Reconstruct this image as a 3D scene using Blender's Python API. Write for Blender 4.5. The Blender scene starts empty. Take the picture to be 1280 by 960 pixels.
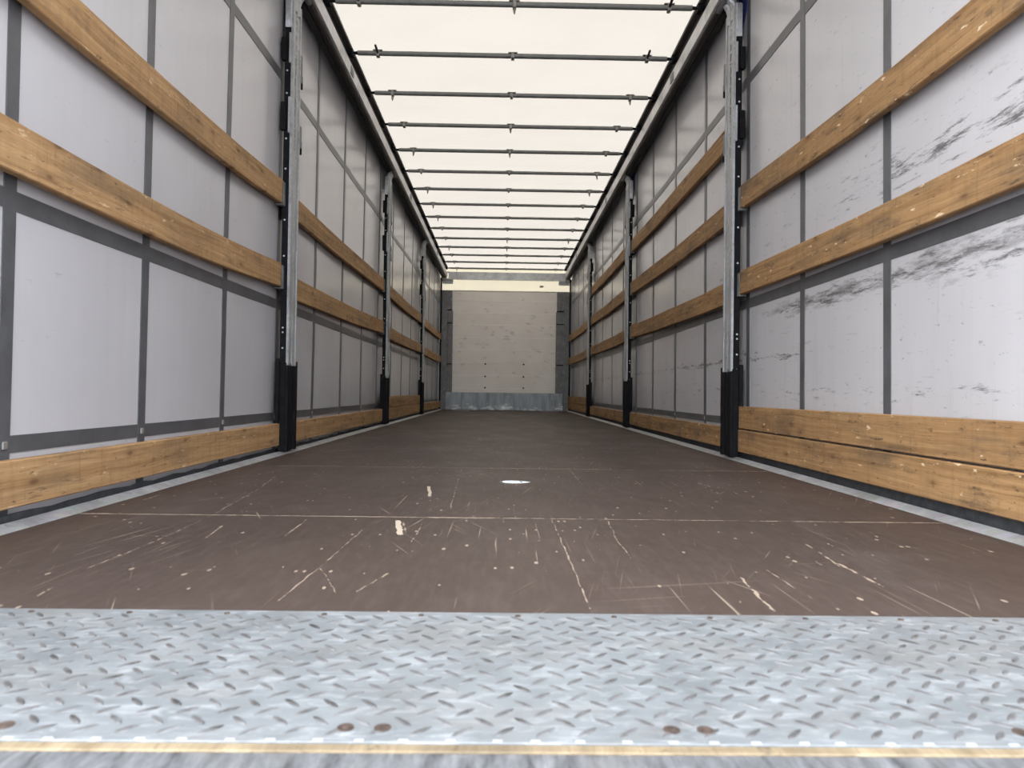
import bpy, math, random
from mathutils import Vector, Matrix

random.seed(7)
scene = bpy.context.scene
C = scene.collection

# ------------------------------------------------------------------ camera
YAW, PITCH, ROLL = 0.0133, 0.0119, 0.0136
CAM = Vector((-0.0398, 0.0, 0.3381))
fwd = Vector((math.sin(YAW) * math.cos(PITCH), math.cos(YAW) * math.cos(PITCH), math.sin(PITCH)))
rgt = Vector((math.cos(YAW), -math.sin(YAW), 0))
upv = rgt.cross(fwd)
r2 = math.cos(ROLL) * rgt + math.sin(ROLL) * upv
u2 = math.cos(ROLL) * upv - math.sin(ROLL) * rgt
camd = bpy.data.cameras.new('camera')
camd.sensor_width = 36.0
camd.lens = 36.0 * 890.0 / 1280.0
camd.clip_start = 0.02
camd.clip_end = 500
camd.dof.use_dof = True
camd.dof.focus_distance = 4.0
camd.dof.aperture_fstop = 7.0
cam = bpy.data.objects.new('camera', camd)
C.objects.link(cam)
cam.matrix_world = Matrix(((r2.x, u2.x, -fwd.x, CAM.x), (r2.y, u2.y, -fwd.y, CAM.y),
                           (r2.z, u2.z, -fwd.z, CAM.z), (0, 0, 0, 1)))
scene.camera = cam

# ------------------------------------------------------------------ overcast sky
w = bpy.data.worlds.new('overcast_sky')
scene.world = w
w.use_nodes = True
bg = w.node_tree.nodes['Background']
bg.inputs['Color'].default_value = (0.91, 0.97, 1.08, 1)
bg.inputs['Strength'].default_value = 6.0

# soft sun behind thin cloud, over the shoulder of whoever looks in from the rear
sund = bpy.data.lights.new('veiled_sun', 'SUN')
sund.energy = 2.4
sund.angle = math.radians(50)
sund.color = (1.0, 0.98, 0.95)
sun = bpy.data.objects.new('veiled_sun', sund)
C.objects.link(sun)
sun.rotation_euler = Vector((0.60, 0.62, -0.50)).to_track_quat('-Z', 'Y').to_euler()

scene.view_settings.view_transform = 'Standard'
scene.view_settings.look = 'None'
scene.view_settings.gamma = 1.0
scene.view_settings.use_curve_mapping = False
scene.view_settings.exposure = 0.0
scene.cycles.max_bounces = 12
scene.cycles.diffuse_bounces = 7
scene.cycles.transmission_bounces = 6
scene.cycles.use_denoising = True


# ------------------------------------------------------------------ node helpers
class NT:
    def __init__(self, name):
        self.m = bpy.data.materials.new(name)
        self.m.use_nodes = True
        self.t = self.m.node_tree
        self.b = self.t.nodes['Principled BSDF']
        self.out = self.t.nodes['Material Output']

    def n(self, typ, **kw):
        nd = self.t.nodes.new(typ)
        for k, v in kw.items():
            setattr(nd, k, v)
        return nd

    def put(self, sock, v):
        if hasattr(v, 'is_linked') or isinstance(v, bpy.types.NodeSocket):
            self.t.links.new(v, sock)
        elif v is not None:
            if isinstance(v, (tuple, list)) and len(v) == 3 and sock.type == 'RGBA':
                v = (*v, 1)
            sock.default_value = v

    def math(self, op, a, b=None, c=None, clamp=False):
        nd = self.n('ShaderNodeMath', operation=op, use_clamp=clamp)
        self.put(nd.inputs[0], a)
        if b is not None: self.put(nd.inputs[1], b)
        if c is not None: self.put(nd.inputs[2], c)
        return nd.outputs[0]

    def vmath(self, op, a, b=None, out=0):
        nd = self.n('ShaderNodeVectorMath', operation=op)
        self.put(nd.inputs[0], a)
        if b is not None:
            if op == 'SCALE': self.put(nd.inputs['Scale'], b)
            else: self.put(nd.inputs[1], b)
        return nd.outputs[out]

    def pos(self, kind='pos'):
        if kind == 'pos':
            return self.n('ShaderNodeNewGeometry').outputs['Position']
        return self.n('ShaderNodeTexCoord').outputs['Object']

    def scaled(self, vec, s, off=(0, 0, 0)):
        mp = self.n('ShaderNodeMapping')
        self.put(mp.inputs['Vector'], vec)
        mp.inputs['Scale'].default_value = s
        mp.inputs['Location'].default_value = off
        return mp.outputs[0]

    def noise(self, vec, scale=1.0, detail=4.0, rough=0.55, dist=0.0):
        nd = self.n('ShaderNodeTexNoise')
        self.put(nd.inputs['Vector'], vec)
        nd.inputs['Scale'].default_value = scale
        nd.inputs['Detail'].default_value = detail
        nd.inputs['Roughness'].default_value = rough
        nd.inputs['Distortion'].default_value = dist
        return nd.outputs[0]

    def voro(self, vec, scale=1.0, rnd=1.0):
        nd = self.n('ShaderNodeTexVoronoi')
        self.put(nd.inputs['Vector'], vec)
        nd.inputs['Scale'].default_value = scale
        nd.inputs['Randomness'].default_value = rnd
        return nd

    def voro2(self, u, v_):
        cb = self.n('ShaderNodeCombineXYZ'); self.put(cb.inputs[0], u); self.put(cb.inputs[1], v_)
        nd = self.n('ShaderNodeTexVoronoi'); nd.voronoi_dimensions = '2D'
        self.put(nd.inputs['Vector'], cb.outputs[0]); nd.inputs['Scale'].default_value = 1.0
        return nd

    def remap(self, v, a, b, c=0.0, d=1.0):
        nd = self.n('ShaderNodeMapRange')
        nd.clamp = True
        self.put(nd.inputs[0], v)
        for i, x in enumerate((a, b, c, d)):
            nd.inputs[i + 1].default_value = x
        return nd.outputs[0]

    def mix(self, fac, a, b, blend='MIX'):
        nd = self.n('ShaderNodeMix', data_type='RGBA', blend_type=blend)
        self.put(nd.inputs[0], fac)
        self.put(nd.inputs[6], a)
        self.put(nd.inputs[7], b)
        return nd.outputs[2]

    def sep(self, v):
        nd = self.n('ShaderNodeSeparateXYZ')
        self.put(nd.inputs[0], v)
        return nd.outputs

    def bump(self, h, strength=0.3, dist=0.01):
        nd = self.n('ShaderNodeBump')
        nd.inputs['Strength'].default_value = strength
        nd.inputs['Distance'].default_value = dist
        self.put(nd.inputs['Height'], h)
        self.t.links.new(nd.outputs[0], self.b.inputs['Normal'])

    def fin(self, color=None, rough=None, metal=None, spec=None):
        if color is not None: self.put(self.b.inputs['Base Color'], color)
        if rough is not None: self.put(self.b.inputs['Roughness'], rough)
        if metal is not None: self.put(self.b.inputs['Metallic'], metal)
        if spec is not None: self.put(self.b.inputs['Specular IOR Level'], spec)
        return self.m


def bump_at(y, c, wd, t):           # smooth bump of a scalar socket around c
    return t.math('SUBTRACT', 1.0, t.math('MULTIPLY', t.math('ABSOLUTE', t.math('SUBTRACT', y, c)), 1.0 / wd), clamp=True)


def mat_plain(name, col, rough=0.5, metal=0.0, var=0.25, scale=12.0, spec=0.5):
    t = NT(name)
    n = t.noise(t.pos('pos'), scale, 5, 0.6)
    f = t.remap(n, 0.3, 0.7)
    c = t.mix(f, tuple(x * (1 - var) for x in col), tuple(min(1, x * (1 + var)) for x in col))
    return t.fin(c, t.remap(n, 0.3, 0.7, max(0.05, rough - 0.08), rough + 0.08), metal, spec)


def mat_galv(name, col=(0.42, 0.44, 0.45), rough=0.45, metal=0.55, spangle=60.0):
    t = NT(name)
    p = t.pos('pos')
    v = t.voro(p, spangle)
    n = t.noise(p, 7, 6, 0.65)
    s = t.noise(t.scaled(p, (30, 4, 9)), 1, 4, 0.6)
    c = t.mix(t.remap(n, 0.3, 0.7), tuple(x * 0.72 for x in col), tuple(min(1, x * 1.2) for x in col))
    c = t.mix(0.18, c, v.outputs['Color'], 'OVERLAY')
    bw = t.n('ShaderNodeHueSaturation'); t.put(bw.inputs['Color'], c); bw.inputs['Saturation'].default_value = 0.35
    c = t.mix(t.remap(s, 0.62, 0.75, 0, 0.4), bw.outputs[0], (0.75, 0.76, 0.76))
    t.bump(n, 0.08, 0.01)
    return t.fin(c, t.remap(n, 0.3, 0.7, rough - 0.12, rough + 0.12), metal)


def mat_wood(name, c0, c1, dirt=0.4, chips=0.0):
    t = NT(name)
    info = t.n('ShaderNodeObjectInfo')
    p = t.vmath('ADD', t.pos('obj'), t.vmath('SCALE', (37.0, 53.0, 29.0), info.outputs['Random']))
    warp = t.noise(t.scaled(p, (3, 2.2, 6)), 1, 3, 0.5)
    pw = t.vmath('ADD', p, t.vmath('SCALE', (0.0, 0.0, 0.035), warp))
    g1 = t.noise(t.scaled(pw, (28, 1.3, 60)), 1, 6, 0.65)
    g2 = t.noise(t.scaled(pw, (220, 5.0, 260)), 1, 3, 0.6)
    blot = t.noise(t.scaled(p, (5, 2.4, 9)), 1, 4, 0.6)
    c = t.mix(t.remap(g1, 0.33, 0.67), c0, c1)
    c = t.mix(t.remap(g2, 0.35, 0.75, 0.0, 0.35), c, tuple(x * 0.45 for x in c0))
    # knots
    ps = t.sep(p)
    kv = t.voro2(t.math('MULTIPLY', ps[1], 3.0), t.math('MULTIPLY', ps[2], 8.0))
    kd = t.math('ADD', kv.outputs['Distance'], t.math('MULTIPLY', t.math('SUBTRACT', g1, 0.5), 0.10))
    c = t.mix(t.remap(kd, 0.05, 0.15, 0.4, 0.0), c, tuple(x * 0.55 for x in c0))
    c = t.mix(t.remap(kd, 0.02, 0.06, 0.75, 0.0), c, (0.14, 0.065, 0.028))
    # weathering: grey-brown grime with its own shape, cracks along the grain
    c = t.mix(t.remap(blot, 0.5, 0.72, 0.0, dirt), c, (0.10, 0.075, 0.05))
    d2 = t.noise(t.scaled(p, (20, 9, 60)), 1, 5, 0.7)
    c = t.mix(t.remap(d2, 0.61, 0.70, 0.0, dirt * 1.2), c, (0.06, 0.042, 0.03))
    crack = t.noise(t.scaled(pw, (15, 0.7, 75)), 1, 2, 0.5)
    c = t.mix(t.remap(t.math('ABSOLUTE', t.math('SUBTRACT', crack, 0.5)), 0.0, 0.006, 0.45, 0.0), c, (0.06, 0.035, 0.02))
    # saw marks and handling stains across the grain
    saw = t.noise(t.scaled(p, (9, 34, 5)), 1, 4, 0.6)
    c = t.mix(t.remap(saw, 0.5, 0.75, 0.0, 0.28), c, tuple(x * 0.5 for x in c0))
    stain = t.noise(t.scaled(p, (7, 5, 16), (2, 6, 3)), 1, 6, 0.75)
    c = t.mix(t.remap(stain, 0.56, 0.70, 0.0, dirt * 0.9), c, (0.085, 0.06, 0.042))
    spk = t.noise(t.scaled(p, (60, 26, 95), (9, 1, 4)), 1, 3, 0.6)
    c = t.mix(t.remap(spk, 0.66, 0.72, 0.0, 0.7), c, (0.05, 0.032, 0.02))
    vl = t.noise(t.scaled(p, (4, 95, 7), (1, 5, 2)), 1, 3, 0.6)
    c = t.mix(t.math('MULTIPLY', t.remap(vl, 0.60, 0.72, 0.0, 0.45), t.remap(blot, 0.42, 0.55)), c, tuple(x * 0.42 for x in c0))
    if chips:
        d3 = t.noise(t.scaled(p, (30, 14, 46), (3, 7, 1)), 1, 5, 0.65)
        c = t.mix(t.remap(d3, 0.645, 0.68, 0.0, chips), c, (0.72, 0.56, 0.36))
    t.bump(t.math('ADD', g1, t.math('MULTIPLY', g2, 0.5)), 0.35, 0.003)
    return t.fin(c, 0.72, 0.0, 0.25)


def mat_curtain(name, scuff):
    t = NT(name)
    p = t.pos('pos')
    sx = t.sep(p)
    y, z = sx[1], sx[2]
    n = t.noise(t.scaled(p, (2, 2, 2)), 1, 4, 0.5)
    col = t.mix(t.remap(n, 0.35, 0.65), (0.505, 0.49, 0.498), (0.54, 0.525, 0.533))
    # faint vertical weave and water streaks
    ws = t.noise(t.scaled(p, (1, 26, 1.1)), 1, 4, 0.6)
    col = t.mix(t.remap(ws, 0.5, 0.75, 0.0, 0.16), col, (0.40, 0.39, 0.38))
    # scuffs: dashes running along the length of the trailer
    s1 = t.noise(t.scaled(p, (1, 7.0, 52), (0, 0, 2.0)), 1, 8, 0.78)
    s2 = t.noise(t.scaled(p, (1, 4.5, 26), (3, 1, 5)), 1, 8, 0.74)
    s3 = t.noise(t.scaled(p, (1, 26, 60), (8, 2, 1)), 1, 4, 0.65)
    dark = (0.10, 0.095, 0.09)
    if scuff:
        zj = t.math('ADD', z, t.math('MULTIPLY', t.math('SUBTRACT', n, 0.5), 0.06))
        band = t.math('MULTIPLY', bump_at(zj, 0.740, 0.085, t), t.remap(y, 3.2, 3.7, 1.0, 0.0))
        band2 = t.math('MULTIPLY', bump_at(zj, 1.08, 0.14, t), t.remap(y, 2.5, 3.0, 0.85, 0.2))
        band3 = t.math('MULTIPLY', bump_at(zj, 0.53, 0.05, t), t.remap(y, 2.9, 3.2, 0.1, 0.95))
        band4 = t.math('MULTIPLY', bump_at(zj, 0.36, 0.07, t), 0.55)
        msk = t.math('MAXIMUM', t.math('MAXIMUM', band, band2), t.math('MAXIMUM', band3, band4))
        far = t.remap(y, 4.0, 6.0, 1.0, 0.4)
        thr = t.math('ADD', s1, t.math('MULTIPLY', msk, 0.175))
        col = t.mix(t.math('MULTIPLY', t.remap(thr, 0.64, 0.74, 0.0, 0.9), far), col, dark)
        thr2 = t.math('ADD', s2, t.math('MULTIPLY', band, 0.17))
        col = t.mix(t.math('MULTIPLY', t.remap(thr2, 0.60, 0.78, 0.0, 0.75), far), col, (0.16, 0.155, 0.15))
        col = t.mix(t.math('MULTIPLY', t.remap(s3, 0.655, 0.72, 0.0, 0.65), far), col, (0.17, 0.165, 0.16))
        crease_shade = t.noise(t.scaled(p, (1, 24, 1.6), (5, 2, 9)), 1, 4, 0.65)  # upright streaks darken the cloth as the shade of its creases
        col = t.mix(t.remap(crease_shade, 0.62, 0.72, 0.0, 0.22), col, (0.3, 0.29, 0.28))
    else:
        col = t.mix(t.remap(s1, 0.635, 0.74, 0.0, 0.5), col, dark)
        col = t.mix(t.remap(s3, 0.70, 0.76, 0.0, 0.5), col, (0.2, 0.195, 0.19))
    fine = t.noise(t.scaled(p, (260, 260, 260)), 1, 2, 0.5)
    soft = t.noise(t.scaled(p, (1, 3.0, 0.8)), 1, 1, 0.4)
    t.bump(t.math('ADD', t.math('MULTIPLY', fine, 0.004), soft), 0.15, 0.02)
    return t.fin(col, t.remap(n, 0.3, 0.7, 0.19, 0.23), 0.0, 0.65)


def mat_strap(name, col):
    t = NT(name)
    p = t.pos('pos')
    n = t.noise(p, 9, 5, 0.65)
    f = t.noise(t.scaled(p, (1, 350, 350)), 1, 1, 0.5)
    c = t.mix(t.remap(n, 0.3, 0.7), tuple(x * 0.8 for x in col), tuple(x * 1.25 for x in col))
    c = t.mix(t.remap(t.noise(p, 31, 4, 0.7), 0.7, 0.78, 0, 0.35), c, (0.4, 0.4, 0.4))
    t.bump(f, 0.2, 0.001)
    return t.fin(c, 0.36, 0.0, 0.5)


SCR = [[(0.407, 1.327), (0.398, 1.2), (0.392, 1.118)], [(0.477, 1.381), (0.485, 1.148)], [(0.661, 1.627), (0.64, 1.42)],
       [(0.648, 1.437), (0.646, 1.273)], [(0.606, 1.452), (0.605, 1.386)],
       [(0.247, 1.939), (0.229, 1.627), (0.232, 1.47)], [(0.096, 1.96), (0.1, 1.62), (0.102, 1.293), (0.103, 1.125)],
       [(0.718, 2.738), (0.735, 2.612)], [(0.888, 1.78), (0.873, 1.72)], [(0.713, 1.63), (0.715, 1.596)],
       [(0.262, 3.222), (0.26, 2.636)],
       [(-0.807, 1.334), (-0.8, 1.587), (-0.81, 1.914), (-0.864, 2.45), (-0.918, 2.793)],
       [(-0.878, 1.635), (-0.803, 1.639)], [(-0.705, 1.622), (-0.729, 1.792)], [(-0.536, 1.645), (-0.545, 1.877)],
       [(-0.307, 1.862), (-0.277, 1.686)], [(-0.291, 1.846), (-0.264, 1.692)], [(-0.238, 1.603), (-0.24, 1.821)],
       [(-0.296, 2.531), (-0.269, 2.309)], [(-0.186, 2.062), (-0.206, 2.799)],
       [(-0.395, 1.141), (-0.382, 1.425), (-0.375, 1.734)], [(-1.113, 2.159), (-1.119, 2.267)],
       [(-0.783, 1.161), (-0.793, 1.213)], [(-0.281, 1.202), (-0.25, 1.321)], [(-0.535, 2.741), (-0.262, 2.768)],
       [(-0.381, 1.361), (-0.314, 1.201)]]
SCW = [2.2, 1.0, 1.5, 2.2, 1.3, 1.2, 1.0, 1.8, 2.4, 2.4, 1.2, 1.3, 1.6, 1.6, 1.5, 4.2, 2.4, 1.3, 3.2, 1.0, 1.0, 1.6, 1.6, 1.6, 1.2, 0.9]
SEAM0, SEAMD = 1.918, 1.255


def mat_floor():
    t = NT('brown_phenolic_plywood')
    p = t.pos('pos')
    s = t.sep(p)
    n = t.noise(t.scaled(p, (1.4, 0.9, 1)), 1, 5, 0.6)
    fine = t.noise(t.scaled(p, (60, 9, 1)), 1, 4, 0.65)
    c = t.mix(t.remap(n, 0.3, 0.7), (0.050, 0.034, 0.027), (0.076, 0.053, 0.043))
    c = t.mix(t.remap(fine, 0.45, 0.75, 0.0, 0.35), c, (0.12, 0.09, 0.075))
    # fine scratches, mostly lengthwise, some slanting
    tan = (0.40, 0.315, 0.235)
    for rot, off, sc_, w_ in ((0.0, 3, 150, 0.8), (0.5, 11, 120, 0.7), (-0.42, 23, 120, 0.7), (0.2, 57, 160, 0.7), (1.35, 41, 100, 0.2)):
        mp = t.n('ShaderNodeMapping'); mp.vector_type = 'POINT'
        t.put(mp.inputs['Vector'], p); mp.inputs['Rotation'].default_value = (0, 0, rot); mp.inputs['Location'].default_value = (off, off * 0.7, 0)
        ls = t.noise(t.scaled(mp.outputs[0], (sc_, 2.0, 1)), 1, 2, 0.55)
        pm = t.noise(t.scaled(mp.outputs[0], (2.2, 1.3, 1), (off, 2, 0)), 1, 3, 0.6)
        c = t.mix(t.math('MULTIPLY', t.remap(ls, 0.67, 0.735, 0.0, w_), t.remap(pm, 0.46, 0.60)), c, tan)
    rub = t.noise(t.scaled(p, (3.5, 1.6, 1), (9, 2, 0)), 1, 5, 0.7)
    c = t.mix(t.remap(rub, 0.55, 0.75, 0.0, 0.45), c, (0.12, 0.094, 0.080))
    # chipped specks
    v = t.voro2(t.math('MULTIPLY', s[0], 62.0), t.math('MULTIPLY', s[1], 26.0))
    vs = t.sep(v.outputs['Color'])
    spk = t.math('MULTIPLY', t.math('LESS_THAN', v.outputs['Distance'], t.math('MULTIPLY', vs[1], 0.26)),
                 t.math('GREATER_THAN', vs[0], t.remap(n, 0.35, 0.65, 0.985, 0.92)))
    c = t.mix(t.math('MULTIPLY', spk, 0.85), c, tan)
    # worn panel joints
    ys = t.math('SUBTRACT', s[1], SEAM0 - SEAMD * 0.5)
    md = t.math('ABSOLUTE', t.math('SUBTRACT', t.math('FLOORED_MODULO', ys, SEAMD), SEAMD * 0.5))
    jn = t.noise(t.scaled(p, (24, 30, 1)), 1, 4, 0.7)
    jw = t.math('MULTIPLY', t.remap(jn, 0.40, 0.70, 0.0008, 0.0095), t.remap(s[1], 3.6, 4.6, 1.0, 0.25))
    jw = t.math('MULTIPLY', jw, t.remap(t.noise(t.scaled(p, (1.1, 1, 1)), 1, 2, 0.5), 0.36, 0.55, 0.35, 1.0))
    c = t.mix(t.math('MULTIPLY', t.math('LESS_THAN', md, jw), 0.85), c, tan)
    # the individual gouges
    wob = t.n('ShaderNodeTexNoise'); t.put(wob.inputs['Vector'], t.scaled(p, (40, 14, 1))); wob.inputs['Scale'].default_value = 1
    pj = t.vmath('ADD', p, t.vmath('MULTIPLY', t.vmath('SUBTRACT', wob.outputs['Color'], (0.5, 0.5, 0.5)), (0.012, 0.02, 0.0)))
    pj = t.vmath('MULTIPLY', pj, (1, 1, 0))
    acc = solid = None
    for pl, wd in zip(SCR, SCW):
        for a, b in zip(pl[:-1], pl[1:]):
            ba = Vector((b[0] - a[0], b[1] - a[1], 0))
            pa = t.vmath('SUBTRACT', pj, (a[0], a[1], 0))
            h = t.math('MULTIPLY', t.vmath('DOT_PRODUCT', pa, tuple(ba), out=1), 1.0 / ba.length_squared, clamp=True)
            d = t.vmath('LENGTH', t.vmath('SUBTRACT', pa, t.vmath('SCALE', tuple(ba), h)), out=1)
            d = t.math('MULTIPLY', d, 1.0 / wd)
            if wd > 3.0:
                solid = d if solid is None else t.math('MINIMUM', solid, d)
            else:
                acc = d if acc is None else t.math('MINIMUM', acc, d)
    brk = t.noise(t.scaled(p, (55, 26, 1), (1, 8, 0)), 1, 4, 0.7)
    wid = t.remap(brk, 0.42, 0.66, -0.0002, 0.0021)
    c = t.mix(t.math('MULTIPLY', t.math('LESS_THAN', acc, wid), 0.85), c, tan)
    c = t.mix(t.math('MULTIPLY', t.math('LESS_THAN', solid, t.remap(brk, 0.3, 0.6, 0.0010, 0.0020)), 0.9), c, (0.62, 0.52, 0.40))
    t.bump(fine, 0.15, 0.002)
    return t.fin(c, t.remap(rub, 0.3, 0.7, 0.45, 0.6), 0.0, 0.25)


def mat_tarp(name, trans, diff, k=0.55):
    t = NT(name)
    p = t.pos('pos')
    n = t.noise(t.scaled(p, (1.6, 2.4, 1)), 1, 5, 0.6, 0.6)
    sp = t.noise(p, 16, 4, 0.7)
    ct = t.mix(t.remap(n, 0.3, 0.7), tuple(x * 0.97 for x in trans), tuple(x * 1.03 for x in trans))
    ct = t.mix(t.remap(sp, 0.74, 0.8, 0, 0.25), ct, (0.3, 0.28, 0.25))
    t.t.nodes.remove(t.b)
    tr = t.n('ShaderNodeBsdfTranslucent'); t.put(tr.inputs['Color'], ct)
    df = t.n('ShaderNodeBsdfDiffuse'); df.inputs['Color'].default_value = (*diff, 1)
    bp = t.n('ShaderNodeBump'); bp.inputs['Strength'].default_value = 0.5; bp.inputs['Distance'].default_value = 0.03
    t.put(bp.inputs['Height'], n)
    for x in (tr, df): t.t.links.new(bp.outputs[0], x.inputs['Normal'])
    mx = t.n('ShaderNodeMixShader'); mx.inputs[0].default_value = k
    t.t.links.new(df.outputs[0], mx.inputs[1]); t.t.links.new(tr.outputs[0], mx.inputs[2])
    t.t.links.new(mx.outputs[0], t.out.inputs['Surface'])
    return t.m


def mat_tread():
    t = NT('worn_galvanised_tread')
    p = t.pos('pos')
    z = t.sep(p)[2]
    n = t.noise(p, 9, 6, 0.65)
    n2 = t.noise(t.scaled(p, (18, 60, 1), (2, 1, 0)), 1, 5, 0.7, 0.8)
    c = t.mix(t.remap(n, 0.3, 0.7), (0.165, 0.178, 0.182), (0.245, 0.26, 0.265))
    c = t.mix(t.remap(n2, 0.5, 0.68, 0, 0.65), c, (0.42, 0.435, 0.44))
    grime = t.noise(t.scaled(p, (5, 9, 1), (4, 4, 0)), 1, 5, 0.7)
    c = t.mix(t.remap(grime, 0.50, 0.70, 0, 0.6), c, (0.20, 0.19, 0.17))
    t.bump(n2, 0.12, 0.002)
    return t.fin(c, t.remap(n, 0.3, 0.7, 0.40, 0.58), 0.2, 0.4)


def mat_studs():
    t = NT('scuffed_tread_stud')
    p = t.pos('pos')
    n = t.noise(p, 24, 5, 0.7)
    c = t.mix(t.remap(n, 0.35, 0.65), (0.05, 0.046, 0.042), (0.20, 0.20, 0.198))
    return t.fin(c, 0.5, 0.2)


def mat_headboard():
    t = NT('off_white_headboard')
    p = t.pos('pos')
    n = t.noise(p, 3, 5, 0.6)
    n2 = t.noise(t.scaled(p, (5, 1, 9)), 1, 5, 0.68)
    c = t.mix(t.remap(n, 0.3, 0.7), (0.82, 0.765, 0.69), (0.89, 0.84, 0.765))
    z = t.sep(p)[2]
    m = bump_at(z, 1.25, 0.75, t)
    c = t.mix(t.remap(t.math('ADD', n2, t.math('MULTIPLY', m, 0.05)), 0.62, 0.78, 0, 0.65), c, (0.25, 0.225, 0.2))
    return t.fin(c, 0.5, 0.0, 0.4)


M = {}
M['wood_l'] = mat_wood('pale_spruce_plank', (0.33, 0.185, 0.08), (0.53, 0.33, 0.16), 0.5, 0.5)
M['wood_r'] = mat_wood('weathered_spruce_plank', (0.27, 0.148, 0.062), (0.46, 0.275, 0.125), 0.75, 0.9)
M['cur_l'] = mat_curtain('grey_white_curtain', False)
M['cur_r'] = mat_curtain('scuffed_grey_white_curtain', True)
M['blue'] = mat_plain('blue_curtain_face', (0.05, 0.06, 0.20), 0.45, 0, 0.1, 3)
M['strap'] = mat_strap('charcoal_webbing', (0.085, 0.085, 0.088))
M['floor'] = mat_floor()
M['joint'] = mat_plain('joint_filler', (0.30, 0.22, 0.16), 0.8, 0, 0.3, 40)
M['tarp'] = mat_tarp('translucent_cream_tarpaulin', (0.300, 0.266, 0.220), (0.66, 0.63, 0.58), 0.5)
M['front_tarp'] = mat_tarp('translucent_front_panel', (0.42, 0.362, 0.25), (0.6, 0.56, 0.48), 0.5)
M['galv'] = mat_galv('galvanised_steel')
M['galv_light'] = mat_galv('bright_galvanised_steel', (0.36, 0.37, 0.365), 0.45, 0.25, 80)
M['galv_dark'] = mat_galv('dull_galvanised_steel', (0.175, 0.185, 0.178), 0.6, 0.25, 40)
def mat_kick():
    t = NT('scraped_galvanised_plate'); p = t.pos('pos'); z = t.sep(p)[2]
    n = t.noise(t.scaled(p, (3, 3, 7)), 1, 6, 0.7); v = t.noise(t.scaled(p, (14, 1, 2)), 1, 5, 0.65)
    c = t.mix(t.remap(v, 0.3, 0.7), (0.15, 0.165, 0.17), (0.33, 0.355, 0.365))
    c = t.mix(t.remap(t.math('ADD', n, t.math('MULTIPLY', bump_at(z, 0.03, 0.16, t), 0.14)), 0.63, 0.76, 0, 0.9), c, (0.78, 0.79, 0.78))
    return t.fin(c, 0.45, 0.3)
M['kick'] = mat_kick()
M['black'] = mat_plain('black_painted_steel', (0.010, 0.010, 0.011), 0.6, 0.0, 0.4, 20, 0.06)
M['rubber'] = mat_plain('black_rubber', (0.060, 0.063, 0.067), 0.6, 0.0, 0.5, 30)
M['kerb'] = mat_galv('scuffed_kerb_steel', (0.36, 0.385, 0.395), 0.45, 0.4, 45)
M['beam'] = mat_galv('pale_beam_steel', (0.56, 0.58, 0.59), 0.45, 0.3, 30)
M['sticker'] = mat_tarp('faint_sticker', (0.36, 0.32, 0.24), (0.6, 0.58, 0.52), 0.5)
M['slot'] = mat_plain('dark_slot', (0.012, 0.012, 0.012), 0.7, 0, 0.2, 10)
M['track'] = mat_plain('dark_brown_rail', (0.045, 0.038, 0.034), 0.5, 0.2, 0.3, 15)
M['alu'] = mat_galv('aluminium_rail', (0.60, 0.58, 0.55), 0.4, 0.35, 20)
M['bow'] = mat_plain('grey_painted_tube', (0.17, 0.175, 0.165), 0.5, 0.3, 0.2, 14)
M['clip'] = mat_plain('dull_metal_clip', (0.25, 0.24, 0.22), 0.45, 0.5, 0.3, 30)
M['clip_dark'] = mat_plain('dark_pin', (0.03, 0.025, 0.025), 0.5, 0.2, 0.3, 30)
M['tread'] = mat_tread()
M['stud'] = mat_studs()
M['rust'] = mat_plain('rusty_bolt', (0.075, 0.052, 0.04), 0.7, 0.2, 0.7, 120)
M['edge_wood'] = mat_wood('bare_plywood_edge', (0.22, 0.165, 0.095), (0.38, 0.30, 0.19), 0.6, 0.0)
def mat_sill():
    t = NT('worn_steel_sill'); p = t.pos('pos')
    n = t.noise(t.scaled(p, (55, 12, 4)), 1, 6, 0.7); n2 = t.noise(t.scaled(p, (9, 9, 9)), 1, 4, 0.6)
    c = t.mix(t.remap(n, 0.32, 0.68), (0.045, 0.046, 0.048), (0.24, 0.245, 0.25))
    c = t.mix(t.remap(n2, 0.5, 0.7, 0, 0.5), c, (0.20, 0.19, 0.17))
    return t.fin(c, 0.5, 0.2)
M['sill'] = mat_sill()
M['head'] = mat_headboard()
M['rib_highlight'] = mat_plain('pale_joint_highlight', (0.93, 0.90, 0.85), 0.5, 0, 0.05, 10)  # near-white colour paints the highlight along each board's rib
M['paper'] = mat_plain('white_paper', (0.88, 0.92, 0.95), 0.6, 0, 0.05, 60)
M['ink'] = mat_plain('dark_print', (0.03, 0.03, 0.035), 0.6, 0, 0.1, 60)
M['rivet'] = mat_plain('bright_rivet', (0.55, 0.56, 0.58), 0.45, 0.3, 0.1, 60)
M['asphalt'] = mat_plain('yard_paving', (0.28, 0.275, 0.27), 0.85, 0, 0.2, 4)


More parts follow.
